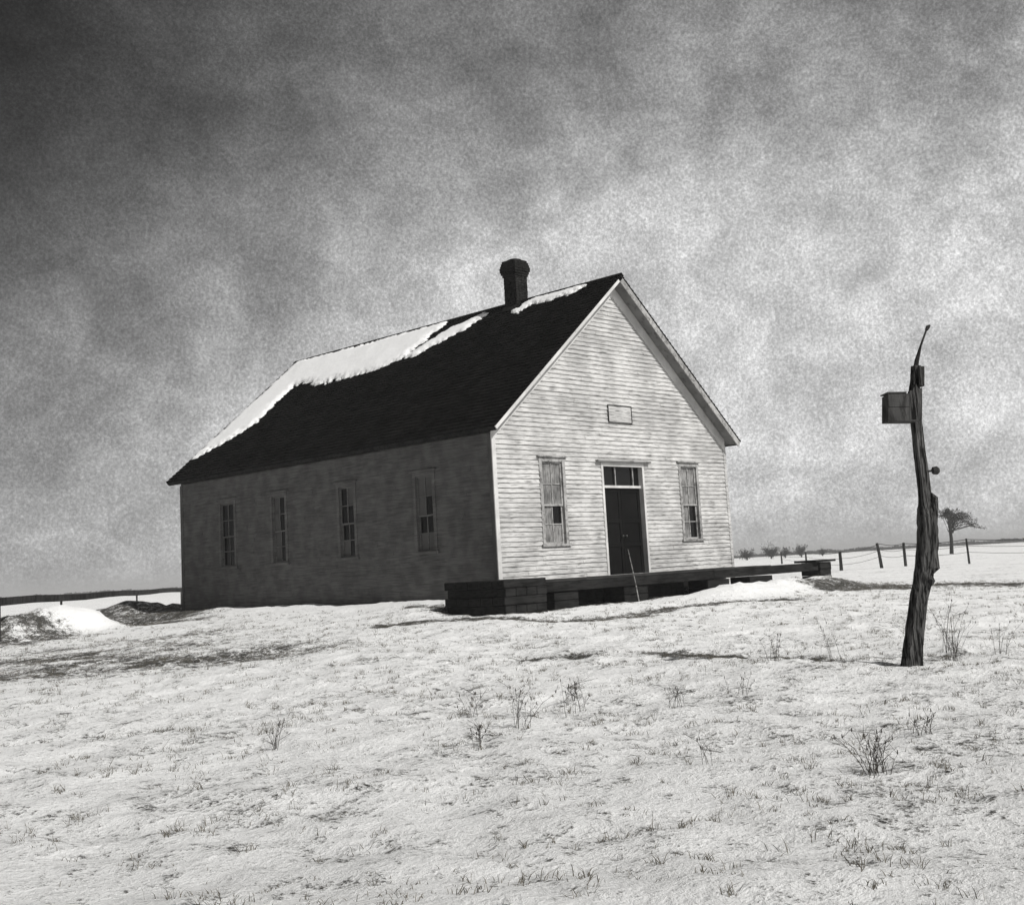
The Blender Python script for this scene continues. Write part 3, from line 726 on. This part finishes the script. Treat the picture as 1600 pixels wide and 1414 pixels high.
# far hedge band along the horizon
def hedge(name, x0, y0, x1, y1, h, n, label, seed):
    rr = random.Random(seed); m_ = MB()
    for i in range(n):
        t = rr.random(); x = x0 + (x1 - x0) * t; y = y0 + (y1 - y0) * t; hh = h * (.4 + .6 * vn(np.array([t * 60]), np.array([0.]), seed)[0]); z0 = -.9
        c = Vector((x + rr.gauss(0, .8), y + rr.gauss(0, .8), z0 + hh * rr.random())); s_ = rr.uniform(.4, 1.1)
        e1 = Vector((rr.uniform(-1, 1), rr.uniform(-1, 1), rr.uniform(-.4, .4))).normalized() * s_ * 1.5; e2 = Vector((rr.uniform(-.3, .3), rr.uniform(-.3, .3), 1)).normalized() * s_ * .5
        m_.add([c - e1, c + e2, c + e1, c - e2], [(0, 1, 2, 3)])
    o = m_.build(name, MT['bark'], None); return tag(o, label, 'hedge', kind='stuff')
hedge('hedgerow', 180, 640, 470, 560, 2.2, 9000, 'thin dark hedgerow on the far left horizon', 4)
hedge('hedgerow', 480, 330, 640, 150, 2.0, 5000, 'thin dark line of scrub on the horizon right of the church', 5)

# ------------------------------------------------------------------ dry grass (uncountable) and single weeds
def blades(pts, hh, m, name, label, seed, wid=.0035):
    rg = np.random.default_rng(seed); n = len(pts)
    x, y = pts[:, 0], pts[:, 1]; z = hfull(x, y) - .01
    a_ = rg.uniform(0, 6.283, n); ln_ = rg.uniform(.2, 1.6, n) * hh; az = rg.uniform(0, 6.283, n)
    wx, wy = np.cos(a_) * wid, np.sin(a_) * wid
    v0 = np.stack([x - wx, y - wy, z], -1); v1 = np.stack([x + wx, y + wy, z], -1)
    mx_, my_ = x + np.cos(az) * ln_ * .35, y + np.sin(az) * ln_ * .35
    v2 = np.stack([mx_ + wx * .7, my_ + wy * .7, z + hh * .6], -1); v3 = np.stack([mx_ - wx * .7, my_ - wy * .7, z + hh * .6], -1)
    v4 = np.stack([x + np.cos(az) * ln_, y + np.sin(az) * ln_, z + hh * .95], -1)
    V = np.stack([v0, v1, v2, v3, v4], 1).reshape(-1, 3); b_ = np.arange(n) * 5
    q = np.stack([b_, b_ + 1, b_ + 2, b_ + 3], -1); t = np.stack([b_ + 3, b_ + 2, b_ + 4], -1)
    lv = np.concatenate([q.ravel(), t.ravel()]); me = bpy.data.meshes.new(name)
    me.vertices.add(len(V)); me.vertices.foreach_set('co', V.ravel()); me.loops.add(len(lv)); me.loops.foreach_set('vertex_index', lv)
    me.polygons.add(2 * n)
    ls = np.concatenate([np.arange(n) * 4, 4 * n + np.arange(n) * 3]); lt = np.concatenate([np.full(n, 4), np.full(n, 3)])
    me.polygons.foreach_set('loop_start', ls); me.polygons.foreach_set('loop_total', lt); me.update(calc_edges=True)
    me.materials.append(m); o = bpy.data.objects.new(name, me); COL.objects.link(o); return tag(o, label, 'grass', kind='stuff')
rg = np.random.default_rng(3)
def inview(x, y, mg=1.06):
    dx, dy = x + 18.94, y + 18.86; f_ = dx * .7259 + dy * .6878; s_ = dx * .6947 - dy * .7193
    return (f_ > 3.2) & (np.abs(s_) < f_ * .46 * mg + .6)
# tufts: density follows the map of bare ground and painted shadow and a clump noise
NT = 85000
f_ = rg.uniform(0, 1, NT) ** .62 * 34 + 3.5; s_ = rg.uniform(-.5, .5, NT) * f_
gx_ = -18.94 + f_ * .7259 + s_ * .6947; gy_ = -18.86 + f_ * .6878 - s_ * .7193
cl = fbm(gx_ * 2.3, gy_ * 2.3, 77, 5, .72); ba = bare_shade_fn(gx_, gy_)
inside = (gx_ > -.5) & (gx_ < 9.5) & (gy_ > -1.5) & (gy_ < 13.6)
pr = np.clip((cl - .47) * 3.2, 0, 1) * .7 + np.clip(ba, 0, 1) * .5
pr = np.where(ba < -.15, 0.0, pr)
k_ = (rg.uniform(0, 1, len(pr)) < pr) & ~inside
tx, ty = gx_[k_], gy_[k_]; nb = rg.integers(4, 16, len(tx)); rs = rg.uniform(.01, .05, len(tx)); th_ = rg.uniform(.010, .07, len(tx))
rep_ = np.repeat(np.arange(len(tx)), nb)
pts = np.stack([tx[rep_] + rg.normal(0, 1, len(rep_)) * rs[rep_], ty[rep_] + rg.normal(0, 1, len(rep_)) * rs[rep_]], -1)
hh = th_[rep_] * rg.uniform(.4, 1.2, len(rep_))
blades(pts, hh, MT['straw'], 'dry_grass', 'short dry grass stubble poking through the snow', 5, .0026)
# sparse taller stems
k2 = (rg.uniform(0, 1, len(pr)) < .006 * (cl > .52)) & ~inside & (ba > -.1)
pts = np.stack([gx_[k2], gy_[k2]], -1); blades(pts, rg.uniform(.06, .18, len(pts)), MT['straw'], 'tall_dry_grass', 'scattered taller dark grass stems standing in the snow', 6, .0028)

def weed(x, y, h, n, seed, label, lean=.25, rad=.005):
    h *= .8; rad *= .62; n = int(n * 1.6)
    rr = random.Random(seed); m_ = MB(); z0 = gz(x, y) - .02
    for i in range(n):
        q = Vector((x + rr.gauss(0, .05), y + rr.gauss(0, .05), z0)); hh_ = h * rr.uniform(.5, 1)
        l_ = Vector((rr.gauss(0, lean), rr.gauss(0, lean), 0)) * hh_
        P = [q, q + l_ * .3 + Vector((0, 0, hh_ * .4)), q + l_ * .7 + Vector((0, 0, hh_ * .75)), q + l_ * 1.2 + Vector((0, 0, hh_))]
        m_.tube(P, [rad, rad * .8, rad * .6, rad * .4], 4)
        for t in range(3):
            b_ = P[rr.randint(1, 3)]; m_.tube([b_, b_ + Vector((rr.gauss(0, .06), rr.gauss(0, .06), rr.uniform(.02, .09)))], [rad * .6, rad * .4], 4)
        m_.tube([P[3], P[3] + Vector((0, 0, .025))], [rad * 1.8, rad], 5)
    o = m_.build('dry_weed', MT['strawdark'], None); return tag(o, label, 'weed', 'dry weeds standing in the snow')
for i, (x, y, h, n, lb) in enumerate([
    (-12.85, -9.95, .34, 4, 'small forked dry weed at the far left of the foreground snow'),
    (-10.98, -10.44, .30, 4, 'short leaning dry weed left of the tall thin-stemmed one in the middle foreground'),
    (-11.30, -11.40, .52, 7, 'tallest dark weed clump with slanting stems in the middle foreground'),
    (-12.15, -11.70, .22, 5, 'low dark tuft nearest the camera in the middle foreground'),
    (-10.35, -11.25, .40, 4, 'upright thin weed just right of the slanting clump'),
    (-9.75, -10.63, .22, 6, 'low bushy weed behind the middle foreground clump'),
    (-11.81, -15.06, .34, 12, 'dense dark tuft at the bottom right of the snow'),
    (-4.35, -12.25, .85, 5, 'tall thin dry stems standing right of the crooked post'),
    (-5.15, -12.62, .75, 9, 'thick dry weeds against the foot of the crooked post'),
    (-4.55, -12.95, .55, 4, 'short dry stems farthest right of the crooked post'),
    (-5.75, -11.45, .62, 3, 'single tall bent weed left of the crooked post'),
    (-6.25, -10.85, .40, 4, 'low weed beside the shadow left of the crooked post'),
    (-9.74, -11.98, .24, 5, 'low spread weed in the snow below the post shadow'),
    (-8.77, -12.02, .30, 4, 'small upright weed between the post shadow and the bottom right tuft'),
    (-10.27, -14.64, .24, 6, 'low dark weed above the bottom right tuft'),
    (-12.1, -13.88, .26, 3, 'bent thin weed left of the bottom right tuft')]):
    weed(x, y, h, n, 100 + i, lb, rad=.0055 if y > -11 else .0045)

# ------------------------------------------------------------------ haze
hm_ = bpy.data.materials.new('thin_haze'); hm_.use_nodes = True; t_ = hm_.node_tree; t_.nodes.clear()
ho = t_.nodes.new('ShaderNodeOutputMaterial'); pv = t_.nodes.new('ShaderNodeVolumePrincipled')
pv.inputs['Color'].default_value = (.9, .9, .9, 1); pv.inputs['Density'].default_value = 0.0007; pv.inputs['Anisotropy'].default_value = 0.0
t_.links.new(pv.outputs[0], ho.inputs['Volume'])
hb = MB(); hb.box((-4400, -4400, -3), (4400, 4400, 14)); hz = hb.build('haze', hm_, None); hz['kind'] = 'stuff'
